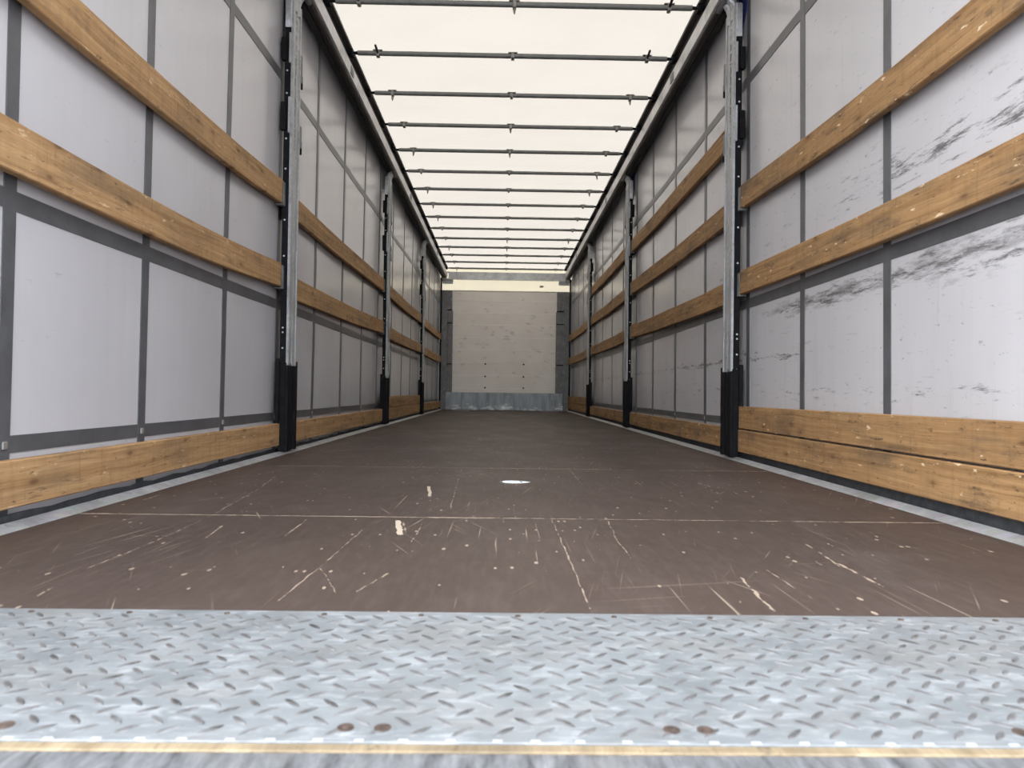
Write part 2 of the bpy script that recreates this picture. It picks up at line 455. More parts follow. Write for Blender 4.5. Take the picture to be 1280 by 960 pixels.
# ------------------------------------------------------------------ mesh helpers
class MB:
    def __init__(self):
        self.v, self.f, self.m = [], [], []

    def face(self, idx, mi=0):
        self.f.append(idx); self.m.append(mi)

    def box(self, x0, x1, y0, y1, z0, z1, mi=0):
        b = len(self.v)
        for z in (z0, z1):
            for x, y in ((x0, y0), (x1, y0), (x1, y1), (x0, y1)):
                self.v.append((x, y, z))
        for q in ((0, 3, 2, 1), (4, 5, 6, 7), (0, 1, 5, 4), (1, 2, 6, 5), (2, 3, 7, 6), (3, 0, 4, 7)):
            self.face([b + i for i in q], mi)
        return self

    def cbox(self, x0, x1, y0, y1, z0, z1, c=0.004, mi=0):
        """box with its edges parallel to Z chamfered and its top and bottom pulled in"""
        def ring(z, k):
            a, b_, d, e = x0 + k, x1 - k, y0 + k, y1 - k
            return [(a + c, d, z), (b_ - c, d, z), (b_, d + c, z), (b_, e - c, z), (b_ - c, e, z), (a + c, e, z), (a, e - c, z), (a, d + c, z)]
        rings = [ring(z0, c * 0.7), ring(z0 + c, 0), ring(z1 - c, 0), ring(z1, c * 0.7)]
        b = len(self.v)
        for r in rings: self.v += r
        for k in range(3):
            for i in range(8):
                j = (i + 1) % 8
                self.face([b + k * 8 + i, b + k * 8 + j, b + k * 8 + 8 + j, b + k * 8 + 8 + i], mi)
        self.face([b + i for i in range(7, -1, -1)], mi)
        self.face([b + 24 + i for i in range(8)], mi)
        return self

    def prism_y(self, prof, ys, offs=None, mi=0):
        """closed profile of (x, z) points swept along Y; offs(y) gives (dx, dz)"""
        n = len(prof); b = len(self.v)
        for y in ys:
            dx, dz = offs(y) if offs else (0, 0)
            self.v += [(x + dx, y, z + dz) for x, z in prof]
        for k in range(len(ys) - 1):
            for i in range(n):
                j = (i + 1) % n
                self.face([b + k * n + i, b + k * n + j, b + (k + 1) * n + j, b + (k + 1) * n + i], mi)
        self.face([b + i for i in range(n - 1, -1, -1)], mi)
        self.face([b + (len(ys) - 1) * n + i for i in range(n)], mi)
        return self

    def tube(self, p0, p1, r0, r1=None, n=12, mi=0):
        r1 = r0 if r1 is None else r1
        p0, p1 = Vector(p0), Vector(p1)
        d = (p1 - p0).normalized()
        a = d.orthogonal().normalized(); c = d.cross(a)
        b = len(self.v)
        for p, r in ((p0, r0), (p1, r1)):
            for i in range(n):
                t = 2 * math.pi * i / n
                self.v.append(tuple(p + a * (math.cos(t) * r) + c * (math.sin(t) * r)))
        for i in range(n):
            j = (i + 1) % n
            self.face([b + i, b + j, b + n + j, b + n + i], mi)
        self.face([b + i for i in range(n - 1, -1, -1)], mi)
        self.face([b + n + i for i in range(n)], mi)
        return self

    def mesh(self, name, mats, org=(0, 0, 0), smooth=False):
        me = bpy.data.meshes.new(name)
        me.from_pydata([(x - org[0], y - org[1], z - org[2]) for x, y, z in self.v], [], self.f)
        for m in (mats if isinstance(mats, (list, tuple)) else [mats]):
            me.materials.append(M[m])
        me.polygons.foreach_set('material_index', self.m)
        import bmesh
        bm = bmesh.new(); bm.from_mesh(me)
        bmesh.ops.recalc_face_normals(bm, faces=bm.faces)
        bm.to_mesh(me); bm.free()
        if smooth:
            me.shade_smooth()
            me.set_sharp_from_angle(angle=math.radians(35))
        me.update()
        return me

    def build(self, name, mats, parent=None, org=(0, 0, 0), smooth=False):
        """org in world coordinates; parents are never rotated"""
        o = bpy.data.objects.new(name, self.mesh(name, mats, org, smooth))
        C.objects.link(o)
        o.location = org
        if parent is not None:
            o.parent = parent
            o.location = Vector(org) - world_loc(parent)
        return o


def world_loc(o):
    v = Vector(o.location)
    while o.parent is not None:
        o = o.parent; v += Vector(o.location)
    return v


def tag(o, label, cat=None, group=None, kind=None):
    o['label'] = label
    if cat: o['category'] = cat
    if group: o['group'] = group
    if kind: o['kind'] = kind
    return o


def empty(name, loc):
    o = bpy.data.objects.new(name, None)
    C.objects.link(o); o.location = loc; o.empty_display_size = 0.1
    return o


def copy_tree(o, parent=None):
    c = o.copy(); C.objects.link(c); c.parent = parent
    for ch in list(o.children):
        copy_tree(ch, c)
    return c


def linsp(a, b, n):
    return [a + (b - a) * i / (n - 1) for i in range(n)]


YR, YB = 0.690, 13.45           # rear edge and headboard face
POSTS = [3.85, 7.03, 10.17]
ORD = ['', 'first', 'second', 'third', 'fourth', 'fifth', 'sixth', 'seventh', 'eighth', 'ninth', 'tenth', 'eleventh',
       'twelfth', 'thirteenth', 'fourteenth', 'fifteenth', 'sixteenth', 'seventeenth', 'eighteenth', 'nineteenth', 'twentieth', 'twenty-first']

# ------------------------------------------------------------------ yard under the trailer
g = MB(); g.box(-60, 60, -60, 75, -1.35, -1.25)
tag(g.build('ground', 'asphalt'), 'grey yard paving below the trailer', 'paving', kind='structure')

# ------------------------------------------------------------------ floor with plywood panels
fl = MB(); fl.box(-1.168, 1.168, 1.095, 13.50, -0.06, -0.018)
fl_o = tag(fl.build('floor', 'joint', org=(0, 1.1, -0.06)), 'scratched brown phenolic plywood trailer floor', 'floor', kind='structure')
edges = [1.096]
y = SEAM0
while y < 13.2:
    edges.append(y); y += SEAMD
edges.append(13.46)
for a, b in zip(edges[:-1], edges[1:]):
    p = MB(); p.box(-1.165, 1.165, a + 0.0012, b - 0.0012, -0.018, 0.0)
    p.build('plywood_panel', 'floor', fl_o, org=(0, a, -0.018))

# rear tread plate
tp = empty('tread_plate', (0, YR, -0.012))
tag(tp, 'galvanised steel tread plate with raised studs along the rear edge of the floor', 'tread plate')
p = MB(); p.cbox(-1.20, 1.20, YR, 1.0945, -0.012, 0.0005, 0.0006)
p.build('plate', 'tread', tp, org=(0, YR, -0.012))
st = MB()
PIT = 0.0415
def stud(cx, cy, ang):
    L, W, H = 0.0155, 0.0036, 0.0016
    ca, sa = math.cos(ang), math.sin(ang)
    b = len(st.v)
    pts = [(-L, 0), (-L * .6, -W * .8), (0, -W), (L * .6, -W * .8), (L, 0), (L * .6, W * .8), (0, W), (-L * .6, W * .8)]
    for k, h in ((1.0, 0.0004), (0.72, H)):
        for u, v_ in pts:
            u *= k; v_ *= k
            st.v.append((cx + u * ca - v_ * sa, cy + u * sa + v_ * ca, h))
    for i in range(8):
        j = (i + 1) % 8
        st.face([b + i, b + j, b + 8 + j, b + 8 + i])
    st.face([b + 8 + i for i in range(8)])
for i in range(-28, 29):
    for j in range(0, 10):
        for k in (0, 1):
            cx, cy = (i + 0.5 * k) * PIT + 0.008, 0.712 + (j + 0.5 * k) * PIT
            if cy < 1.078 and abs(cx) < 1.18:
                stud(cx, cy, math.radians(45 if k == 0 else -45))
o = st.build('tread_pattern', 'stud', tp, org=(0, YR, 0)); o['kind'] = 'stuff'
bolt = MB(); bolt.tube((0, 0, -0.004), (0, 0, 0.0012), 0.0095, 0.0085, 14); bolt.tube((0, 0, 0.0012), (0, 0, 0.0016), 0.004, 0.0035, 8)
bm_ = bolt.mesh('bolt', 'rust')
ring = MB(); ring.tube((0, 0, 0.0), (0, 0, 0.0008), 0.014, 0.013, 18)
rm_ = ring.mesh('bolt_seat', 'tread')
def put(name, me, parent, loc):
    o = bpy.data.objects.new(name, me); C.objects.link(o); o.parent = parent
    o.location = Vector(loc) - world_loc(parent)
    return o
for bx in (-0.529, -0.192, -0.155, 0.135, 0.169, 0.49, 0.525, -0.88, -0.845, 0.85, 0.885):
    put('bolt_seat', rm_, tp, (bx, 0.7175, 0.0)); put('bolt', bm_, tp, (bx, 0.7175, 0.0005))
riv = MB(); riv.tube((0, 0, -0.003), (0, 0, 0.0014), 0.0052, 0.004, 10); rv_ = riv.mesh('rivet', 'rust')
for k in range(-7, 8):
    put('rivet', rv_, tp, (-0.012 + 0.1455 * k, 1.078, 0.0005))
# plywood edge strip and rear sill
p = MB(); p.cbox(-1.20, 1.20, 0.6755, 0.6895, -0.03, -0.001, 0.0015)
tag(p.build('trim_1', 'edge_wood', org=(0, 0.68, -0.03)), 'pale bare plywood edge strip along the tread plate', 'edge strip', kind='structure')
p = MB(); p.cbox(-1.27, 1.27, 0.50, 0.6752, -0.16, -0.0025, 0.002)
tag(p.build('trim_2', 'sill', org=(0, 0.6, -0.16)), 'worn steel rear sill in front of the plywood edge strip', 'sill', kind='structure')
dab = MB(); dab.box(-0.0045, 0.0045, -0.0015, 0.002, 0.0, 0.001); dm_ = dab.mesh('weld_glint', 'rivet')  # small pale boxes imitate the glints off the welds along the edge
for k in range(-14, 15):
    put('weld_glint', dm_, tp, (0.0425 * k + random.uniform(-.004, .004), 0.6925, 0.0002))

# paper scrap
pp = empty('paper_label', (0.01, 2.69, 0.0))
tag(pp, 'torn white paper label stuck on the brown floor', 'label')
q = MB()
outl = [(-.054, .004), (-.036, .032), (-.01, .04), (.015, .037), (.02, .028), (.04, .024), (.06, 0.0), (.04, -.022), (.018, -.033), (-.01, -.04), (-.034, -.03)]
q.v += [(0.01 + x, 2.69 + y_, 0.0003) for x, y_ in outl] + [(0.01 + x, 2.69 + y_, 0.0012) for x, y_ in outl]
n = len(outl)
q.face(list(range(n - 1, -1, -1))); q.face([n + i for i in range(n)])
for i in range(n):
    q.face([i, (i + 1) % n, n + (i + 1) % n, n + i])
q.build('sheet', 'paper', pp, org=(0.01, 2.69, 0))
q = MB(); q.box(-.0405, -.036, 2.672, 2.708, .0012, .0016); q.build('printed_mark', 'ink', pp, org=(-.038, 2.69, .0012))
q = MB(); q.v += [(.030, 2.698, .0016), (.036, 2.698, .0016), (.041, 2.674, .0016), (.035, 2.672, .0016), (.030, 2.698, .0012), (.036, 2.698, .0012), (.041, 2.674, .0012), (.035, 2.672, .0012)]
q.face([0, 1, 2, 3]); q.face([7, 6, 5, 4])
for i in range(4): q.face([i, (i + 1) % 4, 4 + (i + 1) % 4, 4 + i])
q.build('printed_mark', 'ink', pp, org=(.036, 2.685, .0012))

# ------------------------------------------------------------------ side kerbs
SIDE = {-1: 'cleaner', 1: 'scuffed'}
for k, s in ((3, -1), (4, 1)):
    kb = empty('trim_%d' % k, (s * 1.19, 0.69, 0))
    tag(kb, 'galvanised kerb rail along the foot of the %s curtain' % SIDE[s], 'kerb rail', kind='structure')
    p = MB(); p.prism_y([(s * 1.166, -0.05), (s * 1.166, 0.0005), (s * 1.171, 0.003), (s * 1.204, 0.014), (s * 1.209, 0.013), (s * 1.209, -0.05)], [1.096, 4, 7, 10, 13.44])
    p.build('kerb_flange', 'kerb', kb, org=(s * 1.19, 1.1, 0))
    p = MB(); p.prism_y([(s * 1.2095, -0.16), (s * 1.2095, -0.02), (s * 1.232, -0.012), (s * 1.232, -0.16)], [0.69, 4, 7, 10, 13.44])
    p.build('side_rave', 'galv_dark', kb, org=(s * 1.22, 1.1, 0))
    ys = linsp(0.72, 13.42, 160)
    p = MB(); b = 0
    for yy in ys:
        zt = (0.022 if s < 0 else 0.062) + random.uniform(-.005, .005)
        p.v += [(s * 1.236, yy, -0.12), (s * 1.236, yy, zt), (s * 1.240, yy, zt), (s * 1.240, yy, -0.12)]
    for i in range(len(ys) - 1):
        for a in range(4):
            c_ = (a + 1) % 4
            p.face([i * 4 + a, i * 4 + c_, i * 4 + 4 + c_, i * 4 + 4 + a])
    p.build('rubber_seal', 'rubber', kb, org=(s * 1.236, 0.7, 0))


# ------------------------------------------------------------------ curtains
def curx(y, z):
    return 1.257 - 0.019 * z / 2.6 + 0.0022 * math.sin(y * 2.3 + 0.8 * z) + 0.0014 * math.sin(y * 6.1 + 1.7 * z)

STR = {-1: [1.05, 1.745, 2.41, 3.11, 3.81, 4.55, 5.33, 6.11, 6.84, 7.69, 8.54, 9.33, 10.22, 10.85, 11.46, 12.28, 12.92],
       1: [0.98, 1.655, 2.375, 3.06, 3.728, 4.52, 5.32, 6.12, 6.855, 7.63, 8.43, 9.22, 9.98, 10.75, 11.44, 12.1, 12.85]}
BANDS = {-1: [(0.768, 0.817), (1.985, 2.035)], 1: [(0.798, 0.848), (1.985, 2.035)]}

def sheet(mb, s, ys, zs, d0, d1, mi_in=0, mi_out=0):
    """slab hugging the curtain: inner face d0 inwards of it, outer face d1 inwards"""
    ny, nz = len(ys), len(zs); b = len(mb.v)
    for d in (d0, d1):
        for yy in ys:
            for zz in zs:
                mb.v.append((s * (curx(yy, zz) - d), yy, zz))
    N = ny * nz
    for i in range(ny - 1):
        for j in range(nz - 1):
            a = b + i * nz + j
            mb.face([a, a + 1, a + nz + 1, a + nz], mi_in)
            mb.face([a + N, a + N + nz, a + N + nz + 1, a + N + 1], mi_out)
    def rim(seq):
        for a, c_ in zip(seq[:-1], seq[1:]):
            mb.face([b + a, b + c_, b + c_ + N, b + a + N], mi_in)
    rim([i * nz for i in range(ny)]); rim([i * nz + nz - 1 for i in range(ny)])
    rim(list(range(nz))); rim([(ny - 1) * nz + j for j in range(nz)])

for s in (-1, 1):
    cu = empty('side_curtain', (s * 1.25, 0.7, 0.03))
    tag(cu, {-1: 'pale grey side curtain with clean panels and one plank level fewer', 1: 'pale grey side curtain smeared with black scuff marks'}[s], 'curtain')
    p = MB(); sheet(p, s, linsp(0.70, 13.476, 140), linsp(-0.14, 2.64, 22), 0.0, -0.003, 0, 1)
    p.build('cloth', ['cur_l' if s < 0 else 'cur_r', 'blue'], cu, org=(s * 1.25, 0.7, 0.03), smooth=True)
    zb = linsp(-0.01, 2.62, 24)
    for yy in STR[s]:
        wv = random.uniform(-.004, .004)
        p = MB(); sheet(p, s, [yy - 0.0225 + wv, yy + 0.0225 + wv], zb, 0.0034, 0.0004)
        stp = p.build('strap', 'strap', cu, org=(s * 1.25, yy, 0))
        p = MB(); x = s * (curx(yy, 0.17) - 0.004)
        p.cbox(min(x, x - s * .006), max(x, x - s * .006), yy - 0.009, yy + 0.009, 0.182, 0.202, 0.002)
        p.build('buckle', 'clip', stp, org=(x, yy, 0.19))
    yb = linsp(0.70, 13.47, 150)
    for z0, z1 in BANDS[s]:
        p = MB(); sheet(p, s, yb, [z0, z1], 0.0027, 0.0003)
        p.build('reinforcement_band', 'strap', cu, org=(s * 1.25, 0.7, z0))
    p = MB(); sheet(p, s, yb, [0.172, 0.215], 0.0027, 0.0003)
    p.build('hem_band', 'strap', cu, org=(s * 1.25, 0.7, 0.172))
    if s > 0:
        for yc in (3.80, 7.02):
            p = MB(); x0 = curx(yc, 2.4) - 0.006
            tri = [(yc - 0.075, 2.63), (yc + 0.20, 2.63), (yc + 0.20, 2.20), (yc + 0.055, 2.28), (yc - 0.055, 2.40)]
            p.v += [(x0, a, z) for a, z in tri] + [(x0 + 0.003, a, z) for a, z in tri]
            n = len(tri); p.face(list(range(n))); p.face([n + i for i in range(n - 1, -1, -1)])
            for i in range(n): p.face([i, (i + 1) % n, n + (i + 1) % n, n + i])
            f_ = p.build('folded_flap', 'blue', cu, org=(x0, yc, 2.4)); f_['label'] = 'blue outer face of the curtain folded inwards'

# ------------------------------------------------------------------ roof: rails, tarpaulin, bows
for k, s in ((5, -1), (6, 1)):
    rl = empty('trim_%d' % k, (s * 1.15, 0.69, 2.49))
    tag(rl, 'long roof rail above the %s curtain with dark slot and pale face' % SIDE[s], 'roof rail', kind='structure')
    ys = [0.69, 4, 7, 10, 13.40]
    def P(name, pts, mat):
        mb = MB(); mb.prism_y([(s * a, z) for a, z in pts], ys); return mb.build(name, mat, rl, org=(s * 1.15, 0.69, 2.5))
    P('rail_face', [(1.108, 2.492), (1.1055, 2.575), (1.13, 2.582), (1.225, 2.582), (1.225, 2.53), (1.17, 2.53), (1.17, 2.505), (1.122, 2.492)], 'alu')
    P('slot_back', [(1.135, 2.5825), (1.135, 2.6685), (1.225, 2.6685), (1.225, 2.5825)], 'slot')
    P('upper_lip', [(1.10, 2.672), (1.10, 2.689), (1.24, 2.689), (1.24, 2.669), (1.108, 2.669)], 'track')
    P('curtain_track', [(1.126, 2.478), (1.126, 2.4915), (1.158, 2.4915), (1.158, 2.478), (1.152, 2.478), (1.152, 2.486), (1.132, 2.486), (1.132, 2.478)], 'track')
    P('track_lip', [(1.166, 2.48), (1.166, 2.5045), (1.205, 2.5045), (1.205, 2.48)], 'slot')
    jm = MB(); jm.cbox(-0.006, 0.006, -0.045, 0.045, -0.03, 0.03, 0.003); jme = jm.mesh('joint_plate', 'galv_dark')
    for jy in (4.9, 8.05, 11.3):
        put('joint_plate', jme, rl, (s * 1.109, jy, 2.535))

ce = MB()
ys = linsp(0.70, 13.495, 160); xs = linsp(-1.20, 1.20, 30)
BOWY = [4.22 + 0.65 * (k - 5) for k in range(0, 20)]
def tz(x, y):
    ph = ((y - 4.22) / 0.65) % 1.0
    return 2.6905 + 0.004 * math.sin(math.pi * ph) * (1 if abs(x) < 1.1 else 0) * (0.6 + 0.4 * math.sin(x * 5 + y * 3))
for lay in (0, 0.002):
    for yy in ys:
        for xx in xs: ce.v.append((xx, yy, tz(xx, yy) + lay))
nx = len(xs); N = nx * len(ys)
for i in range(len(ys) - 1):
    for j in range(nx - 1):
        a = i * nx + j
        ce.face([a, a + 1, a + nx + 1, a + nx])
ce.v = ce.v[:N]
tag(ce.build('ceiling', 'tarp', org=(0, 0.7, 2.67), smooth=True), 'translucent cream roof tarpaulin stretched over the bows', 'roof', kind='structure')

saddle = MB(); saddle.cbox(-0.032, 0.032, -0.020, 0.020, 0.0, 0.006, 0.002); saddle.cbox(-0.011, 0.011, -0.021, 0.021, -0.038, 0.001, 0.003)
saddle_me = saddle.mesh('clip', 'clip')
pins = {}
for kind in ('down', 'up', 'stub'):
    q = MB()
    if kind == 'down':
        q.tube((0, 0, -0.034), (0, -0.004, -0.062), 0.0085, 0.0075, 10); q.tube((0, -0.004, -0.062), (0, -0.005, -0.074), 0.0075, 0.003, 10)
        pins[kind] = q.mesh('pin', 'clip', smooth=True)
    elif kind == 'up':
        q.tube((0, -0.018, -0.016), (0, -0.100, -0.008), 0.0085, 0.008, 10); q.tube((0, -0.100, -0.008), (0, -0.110, -0.008), 0.008, 0.004, 10)
        pins[kind] = q.mesh('pin', 'clip_dark', smooth=True)
    else:
        q.tube((0, 0.0, -0.030), (0, -0.024, -0.043), 0.011, 0.008, 10)
        pins[kind] = q.mesh('pin', 'clip_dark', smooth=True)
CL = {0: ('up', 'down', 'up'), 1: ('up', 'stub', 'up'), 2: ('down', 'stub', 'down'), 3: ('stub', 'down', 'stub'), 4: ('down', 'down', 'stub'),
      5: ('stub', 'stub', 'down'), 6: ('down', 'stub', 'down'), 7: ('down', 'stub', 'stub'), 8: ('down', 'stub', 'stub'), 9: ('stub', 'stub', 'stub'),
      10: ('stub', 'down', 'down'), 11: ('down', 'down', 'stub'), 12: ('stub', 'stub', 'stub'), 13: ('stub', 'stub', 'stub'), 14: ('down', 'stub', 'stub')}
tb = MB(); tb.tube((-1.062, 0, 0), (1.062, 0, 0), 0.0165, n=16)
tube_me = tb.mesh('tube', 'bow', smooth=True)
br = MB(); br.tube((0, 0, 0), (0.045, 0, 0), 0.008, 0.012, 10); br.cbox(-0.025, 0.006, -0.030, 0.030, -0.024, 0.020, 0.004); br.tube((-0.012, -0.034, -0.004), (-0.012, 0.034, -0.004), 0.017, n=12)
br_l = br.mesh('end_bracket', 'black')
br2 = MB(); br2.v = [(-x, y, z) for x, y, z in br.v]; br2.f = br.f; br2.m = br.m
br_r = br2.mesh('end_bracket', 'black')
ZB = 2.652
nb = len(BOWY)
for k, yy in enumerate(BOWY):
    if yy < 0.9: continue
    bw = empty('roof_bow', (0, yy, ZB))
    tag(bw, 'grey tubular roof bow, %s from the headboard' % ORD[nb - k], 'roof bow', 'roof bows under the tarpaulin')
    put('tube', tube_me, bw, (0, yy, ZB))
    put('end_bracket', br_l, bw, (-1.100, yy, ZB)); put('end_bracket', br_r, bw, (1.100, yy, ZB))
    pat = CL.get(k - 5, ('down', 'stub', 'up'))
    for xx, kd in zip((-0.925, 0.0, 0.925), pat):
        c_ = put('clip', saddle_me, bw, (xx, yy, ZB + 0.0135))
        put('pin', pins[kd], c_, (xx, yy, ZB + 0.0135))

# ------------------------------------------------------------------ sliding posts
def make_post(s, y0):
    root = empty('sliding_post', (s * 1.195, y0, 0.014))
    org = (s * 1.195, y0, 0.014)
    def B(mb, x0, x1, a, b, z0, z1, c=0.002):
        X = sorted((s * x0, s * x1)); mb.cbox(X[0], X[1], y0 + a, y0 + b, z0, z1, c)
    # black channel behind the galvanised face
    m = MB(); B(m, 1.181, 1.212, -0.10, 0.045, 0.30, 2.26); m.build('channel', 'black', root, org)
    # galvanised face with slots cut through its middle
    m = MB()
    B(m, 1.172, 1.1812, -0.095, -0.040, 0.465, 2.42); B(m, 1.172, 1.1812, -0.016, 0.045, 0.465, 2.42)
    B(m, 1.1665, 1.1725, -0.097, -0.078, 0.465, 2.42); B(m, 1.1665, 1.1725, 0.030, 0.047, 0.465, 2.42)
    segs = [(0.675, 1.62), (2.135, 2.15), (2.19, 2.205), (2.24, 2.26), (2.285, 2.30), (2.325, 2.34), (2.365, 2.42)]
    for a, b in segs: B(m, 1.173, 1.1811, -0.0405, -0.0155, a, b, 0.001)
    kk = 1.68
    while kk < 2.13:
        B(m, 1.174, 1.181, -0.0405, -0.0155, kk, kk + 0.010, 0.001); kk += 0.055
    m.build('slotted_face', 'galv_light', root, org)
    for z0, z1 in ((1.70, 1.85), (2.07, 2.19)):
        m = MB(); B(m, 1.198, 1.226, -0.118, -0.088, z0, z1, 0.004); lb = m.build('latch_block', 'black', root, org)
        m = MB(); B(m, 1.178, 1.188, -0.108, -0.094, z0 - 0.01, z1 + 0.03); m.build('latch_plate', 'galv_light', lb, org)
    for z0, z1 in ((1.66, 1.78), (2.02, 2.17)):
        m = MB(); B(m, 1.162, 1.180, 0.042, 0.066, z0, z1, 0.004); rh = m.build('release_catch', 'galv_dark', root, org)
        m = MB(); m.tube((s * 1.168, y0 + 0.067, z0 + 0.04), (s * 1.168, y0 + 0.067, z0 - 0.03), 0.006); m.build('catch_lever', 'black', rh, org)
    # base
    m = MB()
    B(m, 1.176, 1.214, -0.105, 0.058, 0.0145, 0.48, 0.004)
    B(m, 1.163, 1.178, -0.108, -0.070, 0.0145, 0.46); B(m, 1.163, 1.178, 0.022, 0.060, 0.0145, 0.46); B(m, 1.167, 1.178, -0.035, -0.010, 0.0145, 0.46)
    base = m.build('base', 'black', root, org)
    m = MB(); B(m, 1.205, 1.2245, -0.128, -0.106, 0.17, 0.50); m.build('wing_flange', 'black', base, org)
    m = MB(); B(m, 1.166, 1.180, 0.0605, 0.074, 0.20, 0.49); m.build('wing_flange', 'black', base, org)
    # rivets on the near face
    rv = MB(); rv.tube((0, 0, 0), (0, -0.004, 0), 0.0055, 0.004, 8); rme = rv.mesh('rivet', 'rivet')
    for z in (0.475, 0.555, 0.638, 0.662, 1.04, 1.23, 1.50, 1.66, 1.90, 2.02):
        put('rivet', rme, root, (s * 1.1975, y0 - 0.1, z))
    # roller arm bending up to the roof rail
    m = MB()
    pts = [(1.190, 2.36), (1.190, 2.42), (1.180, 2.455), (1.162, 2.482), (1.150, 2.50)]
    for (xa, za), (xb, zb_) in zip(pts[:-1], pts[1:]):
        m.tube((s * xa, y0 - 0.045, za), (s * xb, y0 - 0.045, zb_), 0.024, 0.024, 10)
        m.tube((s * xa, y0 + 0.015, za), (s * xb, y0 + 0.015, zb_), 0.024, 0.024, 10)
    B(m, 1.178, 1.212, -0.104, 0.045, 2.25, 2.43, 0.004)
    m.build('roller_arm', 'galv', root, org, smooth=True)
    m = MB(); m.tube((s * 1.142, y0 - 0.09, 2.486), (s * 1.142, y0 + 0.09, 2.486), 0.018, n=12); m.build('roller', 'galv_dark', root, org, smooth=True)
    return root

protos = {s: make_post(s, POSTS[0]) for s in (-1, 1)}
PO = ['nearest the tread plate', 'the middle one of three', 'nearest the headboard']
LEV = {-1: [[(.935, .935, .036), (1.372, 1.372, .045)], [(.900, .955, .01), (1.345, 1.368, .01)], [(.935, .95, .012), (1.362, 1.37, .012)], [(.94, .945, .01), (1.362, 1.372, .01)]],
       1: [[(.93, .932, .016), (1.375, 1.385, .035)], [(.908, .947, .01), (1.353, 1.374, .012), (1.785, 1.785, .008)],
           [(.935, .945, .012), (1.362, 1.372, .012), (1.79, 1.79, .01)], [(.935, .94, .01), (1.365, 1.37, .01)]]}
BOT = {-1: [1, 1, 2, 1], 1: [2, 1, 1, 2]}
BAYS = [(0.72, POSTS[0] - 0.1295), (POSTS[0] + 0.078, POSTS[1] - 0.1295), (POSTS[1] + 0.078, POSTS[2] - 0.1295), (POSTS[2] + 0.078, 13.37)]
socket = MB(); socket.cbox(-0.0205, 0.0205, -0.016, 0.016, -0.072, -0.0645, 0.002); socket.cbox(-0.0205, -0.0165, -0.016, 0.016, -0.0645, 0.05, 0.001); socket.cbox(0.0165, 0.0205, -0.016, 0.016, -0.0645, 0.05, 0.001)
soc_me = socket.mesh('plank_socket', 'galv_dark')
posts = {}
for s in (-1, 1):
    for i, yy in enumerate(POSTS):
        po = protos[s] if i == 0 else copy_tree(protos[s])
        po.location = (s * 1.195, yy, 0.014)
        posts[s, i] = po
        tag(po, 'black and galvanised sliding post on the %s curtain, %s' % (SIDE[s], PO[i]), 'post', 'sliding posts along the curtains')
for s in (-1, 1):
    for i, yy in enumerate(POSTS):
        for zn, zf, sg in LEV[s][i]: put('plank_socket', soc_me, posts[s, i], (s * 1.214, yy - 0.122, zf))
        for zn, zf, sg in LEV[s][i + 1]: put('plank_socket', soc_me, posts[s, i], (s * 1.214, yy + 0.085, zn))

# ------------------------------------------------------------------ planks
BN = ['bay beside the tread plate', 'second bay from the tread plate', 'second bay from the headboard', 'bay beside the headboard']
def plank(s, y0, y1, zn, zf, sag, h, label, group, mat, x0=1.2, th=0.028):
    ym = 0.5 * (y0 + y1); hl = 0.5 * (y1 - y0)
    c = 0.003; hh = h / 2
    prof = [(x0 + c, -hh), (x0 + th - c, -hh), (x0 + th, -hh + c), (x0 + th, hh - c), (x0 + th - c, hh), (x0 + c, hh), (x0, hh - c), (x0, -hh + c)]
    ph = random.uniform(0, 6)
    def off(yv):
        u = (yv - ym) / hl
        return (s * 0.001 * math.sin(yv * 2.1 + ph), zn + (zf - zn) * (u + 1) / 2 - sag * (1 - u * u) + (0.0015 * math.sin(yv * 3.7 + ph) if sag else 0.0))
    m = MB(); m.prism_y([(s * a, z) for a, z in prof], linsp(y0, y1, 22), off)
    return tag(m.build('wooden_plank', mat, org=(s * (x0 + th / 2), ym, (zn + zf) / 2 - hh), smooth=False), label, 'plank', group)
for s in (-1, 1):
    mat = 'wood_l' if s < 0 else 'wood_r'
    for i, (y0, y1) in enumerate(BAYS):
        lv = LEV[s][i]
        names = ['lower', 'upper'] if len(lv) == 2 else ['lowest', 'middle', 'topmost']
        for nm, (zn, zf, sg) in zip(names, lv):
            plank(s, y0, y1, zn, zf, sg, 0.122, '%s hanging wooden plank on the %s curtain, %s' % (nm, SIDE[s], BN[i]), 'wooden planks across the curtains', mat)
        if BOT[s][i] == 1:
            plank(s, y0, y1, 0.104, 0.103, 0.0, 0.114, 'single floor-level wooden plank at the %s curtain, %s' % (SIDE[s], BN[i]), 'wooden planks across the curtains', mat, 1.198)
        else:
            for nm, zc in (('lower', 0.102), ('upper', 0.224)):
                plank(s, y0, y1, zc + 0.004, zc, 0.0, 0.1155, '%s of two stacked floor-level planks, %s curtain, %s' % (nm, SIDE[s], BN[i]), 'wooden planks across the curtains', mat, 1.198 + (0.003 if nm == 'upper' else 0))

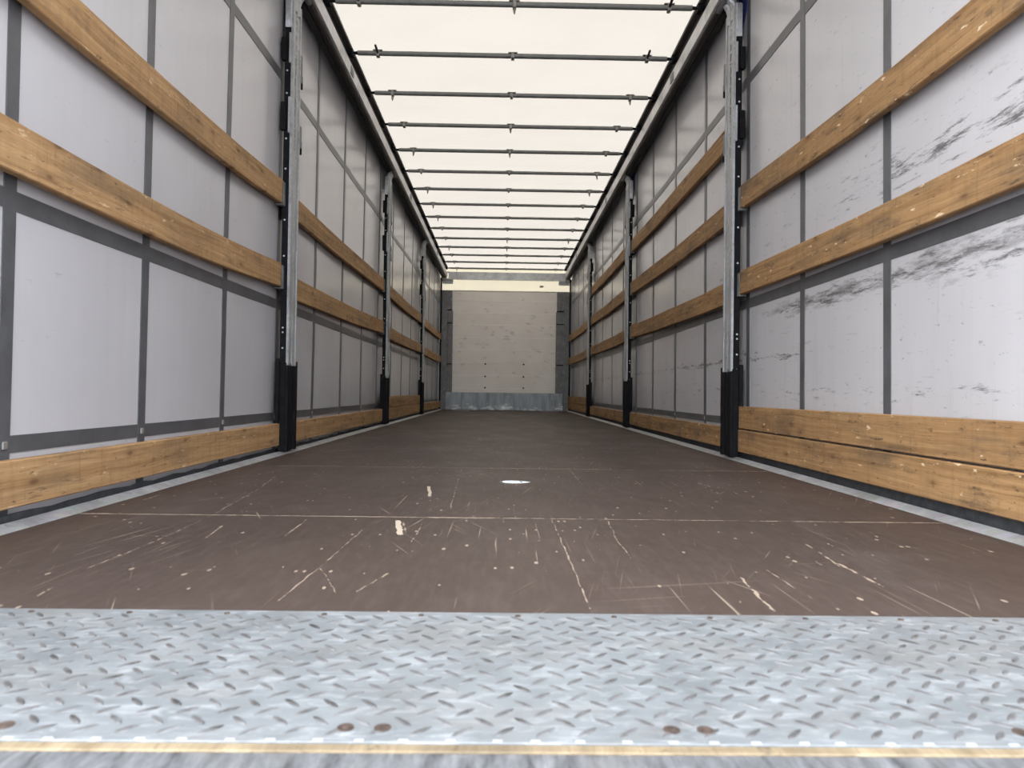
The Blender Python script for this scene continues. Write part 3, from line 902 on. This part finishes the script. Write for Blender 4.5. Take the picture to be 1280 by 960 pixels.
# ------------------------------------------------------------------ headboard
wb = empty('wall_back', (0, YB, 0))
tag(wb, 'off-white boarded headboard closing the front end of the trailer', 'headboard', kind='structure')
zj = [0.26, 0.421, 0.663, 0.897, 1.139, 1.374, 1.616, 1.836, 2.071, 2.235]
m = MB(); m.box(-1.30, 1.30, YB + 0.032, YB + 0.05, -0.1, 2.26); m.build('backing', 'galv_dark', wb, (0, YB, 0.2))
for a, b in zip(zj[:-1], zj[1:]):
    m = MB(); h0, h1 = a + 0.006, b - 0.006
    m.prism_y([(-1.015, h0 - 0.0055), (1.0, h0 - 0.0055), (1.0, h1), (-1.015, h1)], [YB, YB + 0.03])
    bd = m.build('board', 'head', wb, (0, YB, a))
    m = MB(); m.box(-1.0149, 0.9999, YB - 0.0025, YB + 0.01, b - 0.014, b - 0.001)
    m.build('joint_rib', 'rib_highlight', bd, (0, YB, b))
sc = MB(); sc.tube((0, 0, 0), (0, -0.008, 0), 0.017, 0.013, 10); sme = sc.mesh('bolt_head', 'black')
for x in (-0.37, 0.354):
    for z in (0.87, 0.635, 0.422): put('bolt_head', sme, wb, (x, YB, z))
# corner posts
for s in (-1, 1):
    cp = empty('trim_%d' % (7 if s < 0 else 8), (s * 1.1, YB, 0))
    tag(cp, 'dull galvanised front corner post beside the headboard, %s curtain' % SIDE[s], 'corner post', kind='structure')
    xi = 1.003 if s < 0 else 0.965
    m = MB(); X = sorted((s * (xi + 0.004), s * 1.205)); m.cbox(X[0], X[1], YB - 0.05, YB + 0.05, 0.0, 2.245, 0.006); m.build('column', 'galv_dark', cp, (s * 1.1, YB, 0))
    m = MB(); X = sorted((s * (xi - 0.014), s * 1.08)); m.cbox(X[0], X[1], YB - 0.062, YB - 0.0505, 0.331, 1.86, 0.003); m.build('cover_plate', 'galv_dark', cp, (s * 1.05, YB, 0.3))
    for z in (1.865, 1.62, 0.85):
        m = MB(); X = sorted((s * (xi + 0.0), s * 1.10)); m.cbox(X[0], X[1], YB - 0.068, YB - 0.05, z, z + 0.02, 0.003); m.build('rung_bracket', 'black', cp, (s * 1.05, YB, z))
    m = MB(); X = sorted((s * 1.2055, s * 1.2325)); m.cbox(X[0], X[1], YB - 0.07, YB + 0.02, 0.0, 2.48, 0.004); m.build('curtain_tube', 'black', cp, (s * 1.21, YB, 0))
    m = MB(); X = sorted((s * 1.13, s * 1.22)); m.cbox(X[0], X[1], YB - 0.05, YB + 0.05, 2.43, 2.60, 0.01); m.build('corner_casting', 'galv', cp, (s * 1.17, YB, 2.43))
m = MB(); m.cbox(-1.107, 1.097, YB - 0.085, YB - 0.063, 0.0, 0.33, 0.004)
tag(m.build('kick_plate', 'kick', org=(0, YB - 0.07, 0)), 'scraped galvanised kick plate across the foot of the headboard', 'kick plate')
m = MB(); m.prism_y([(-1.125, 2.455), (1.125, 2.455), (1.125, 2.47), (1.11, 2.478), (1.11, 2.575), (1.125, 2.583), (1.125, 2.595), (-1.125, 2.595), (-1.125, 2.583), (-1.08, 2.575), (-1.08, 2.478), (-1.125, 2.47)], [YB - 0.06, YB + 0.02])
tag(m.build('trim_9', 'beam', org=(0, YB, 2.455)), 'galvanised cross beam above the headboard', 'beam', kind='structure')
fp = empty('front_panel', (0, YB, 2.245))
tag(fp, 'glowing cream translucent panel between headboard and cross beam', 'panel')
m = MB(); m.v += [(-1.29, YB + 0.030, 2.236), (1.29, YB + 0.030, 2.236), (1.29, YB + 0.030, 2.69), (-1.29, YB + 0.030, 2.69)]; m.face([0, 1, 2, 3])
m.build('sheet', 'front_tarp', fp, (0, YB, 2.25))
for s in (-1, 1):
    m = MB(); X = sorted((s * 1.0, s * 1.20)); m.cbox(X[0], X[1], YB - 0.01, YB + 0.008, 2.375, 2.45, 0.003); m.build('corner_gusset', 'galv', fp, (s * 1.1, YB, 2.4))
m = MB(); m.box(0.64, 0.71, YB + 0.0285, YB + 0.0295, 2.335, 2.372); m.build('sticker', 'sticker', fp, (0.67, YB, 2.35))
# floor plates by the headboard
fpl = MB(); fpl.cbox(-0.15, 0.15, -0.45, 0.45, 0.0, 0.003, 0.001); fme = fpl.mesh('floor_plate', 'galv_dark')
for x, lb in ((-0.78, 'cleaner'), (0.80, 'scuffed')):
    o = bpy.data.objects.new('floor_plate', fme); C.objects.link(o); o.location = (x, 12.85, 0.0005)
    tag(o, 'flat steel plate on the floor before the headboard, %s curtain side' % lb, 'floor plate', 'steel plates by the headboard')

# rear frame around the opening (behind the picture, closes the curtain ends)
for s in (-1, 1):
    m = MB(); X = sorted((s * 1.215, s * 1.285)); m.cbox(X[0], X[1], 0.53, 0.685, -0.16, 2.70, 0.006)
    tag(m.build('trim_%d' % (10 if s < 0 else 11), 'galv', org=(s * 1.25, 0.6, -0.16)), 'galvanised rear corner post beside the tread plate, %s curtain' % SIDE[s], 'corner post', kind='structure')
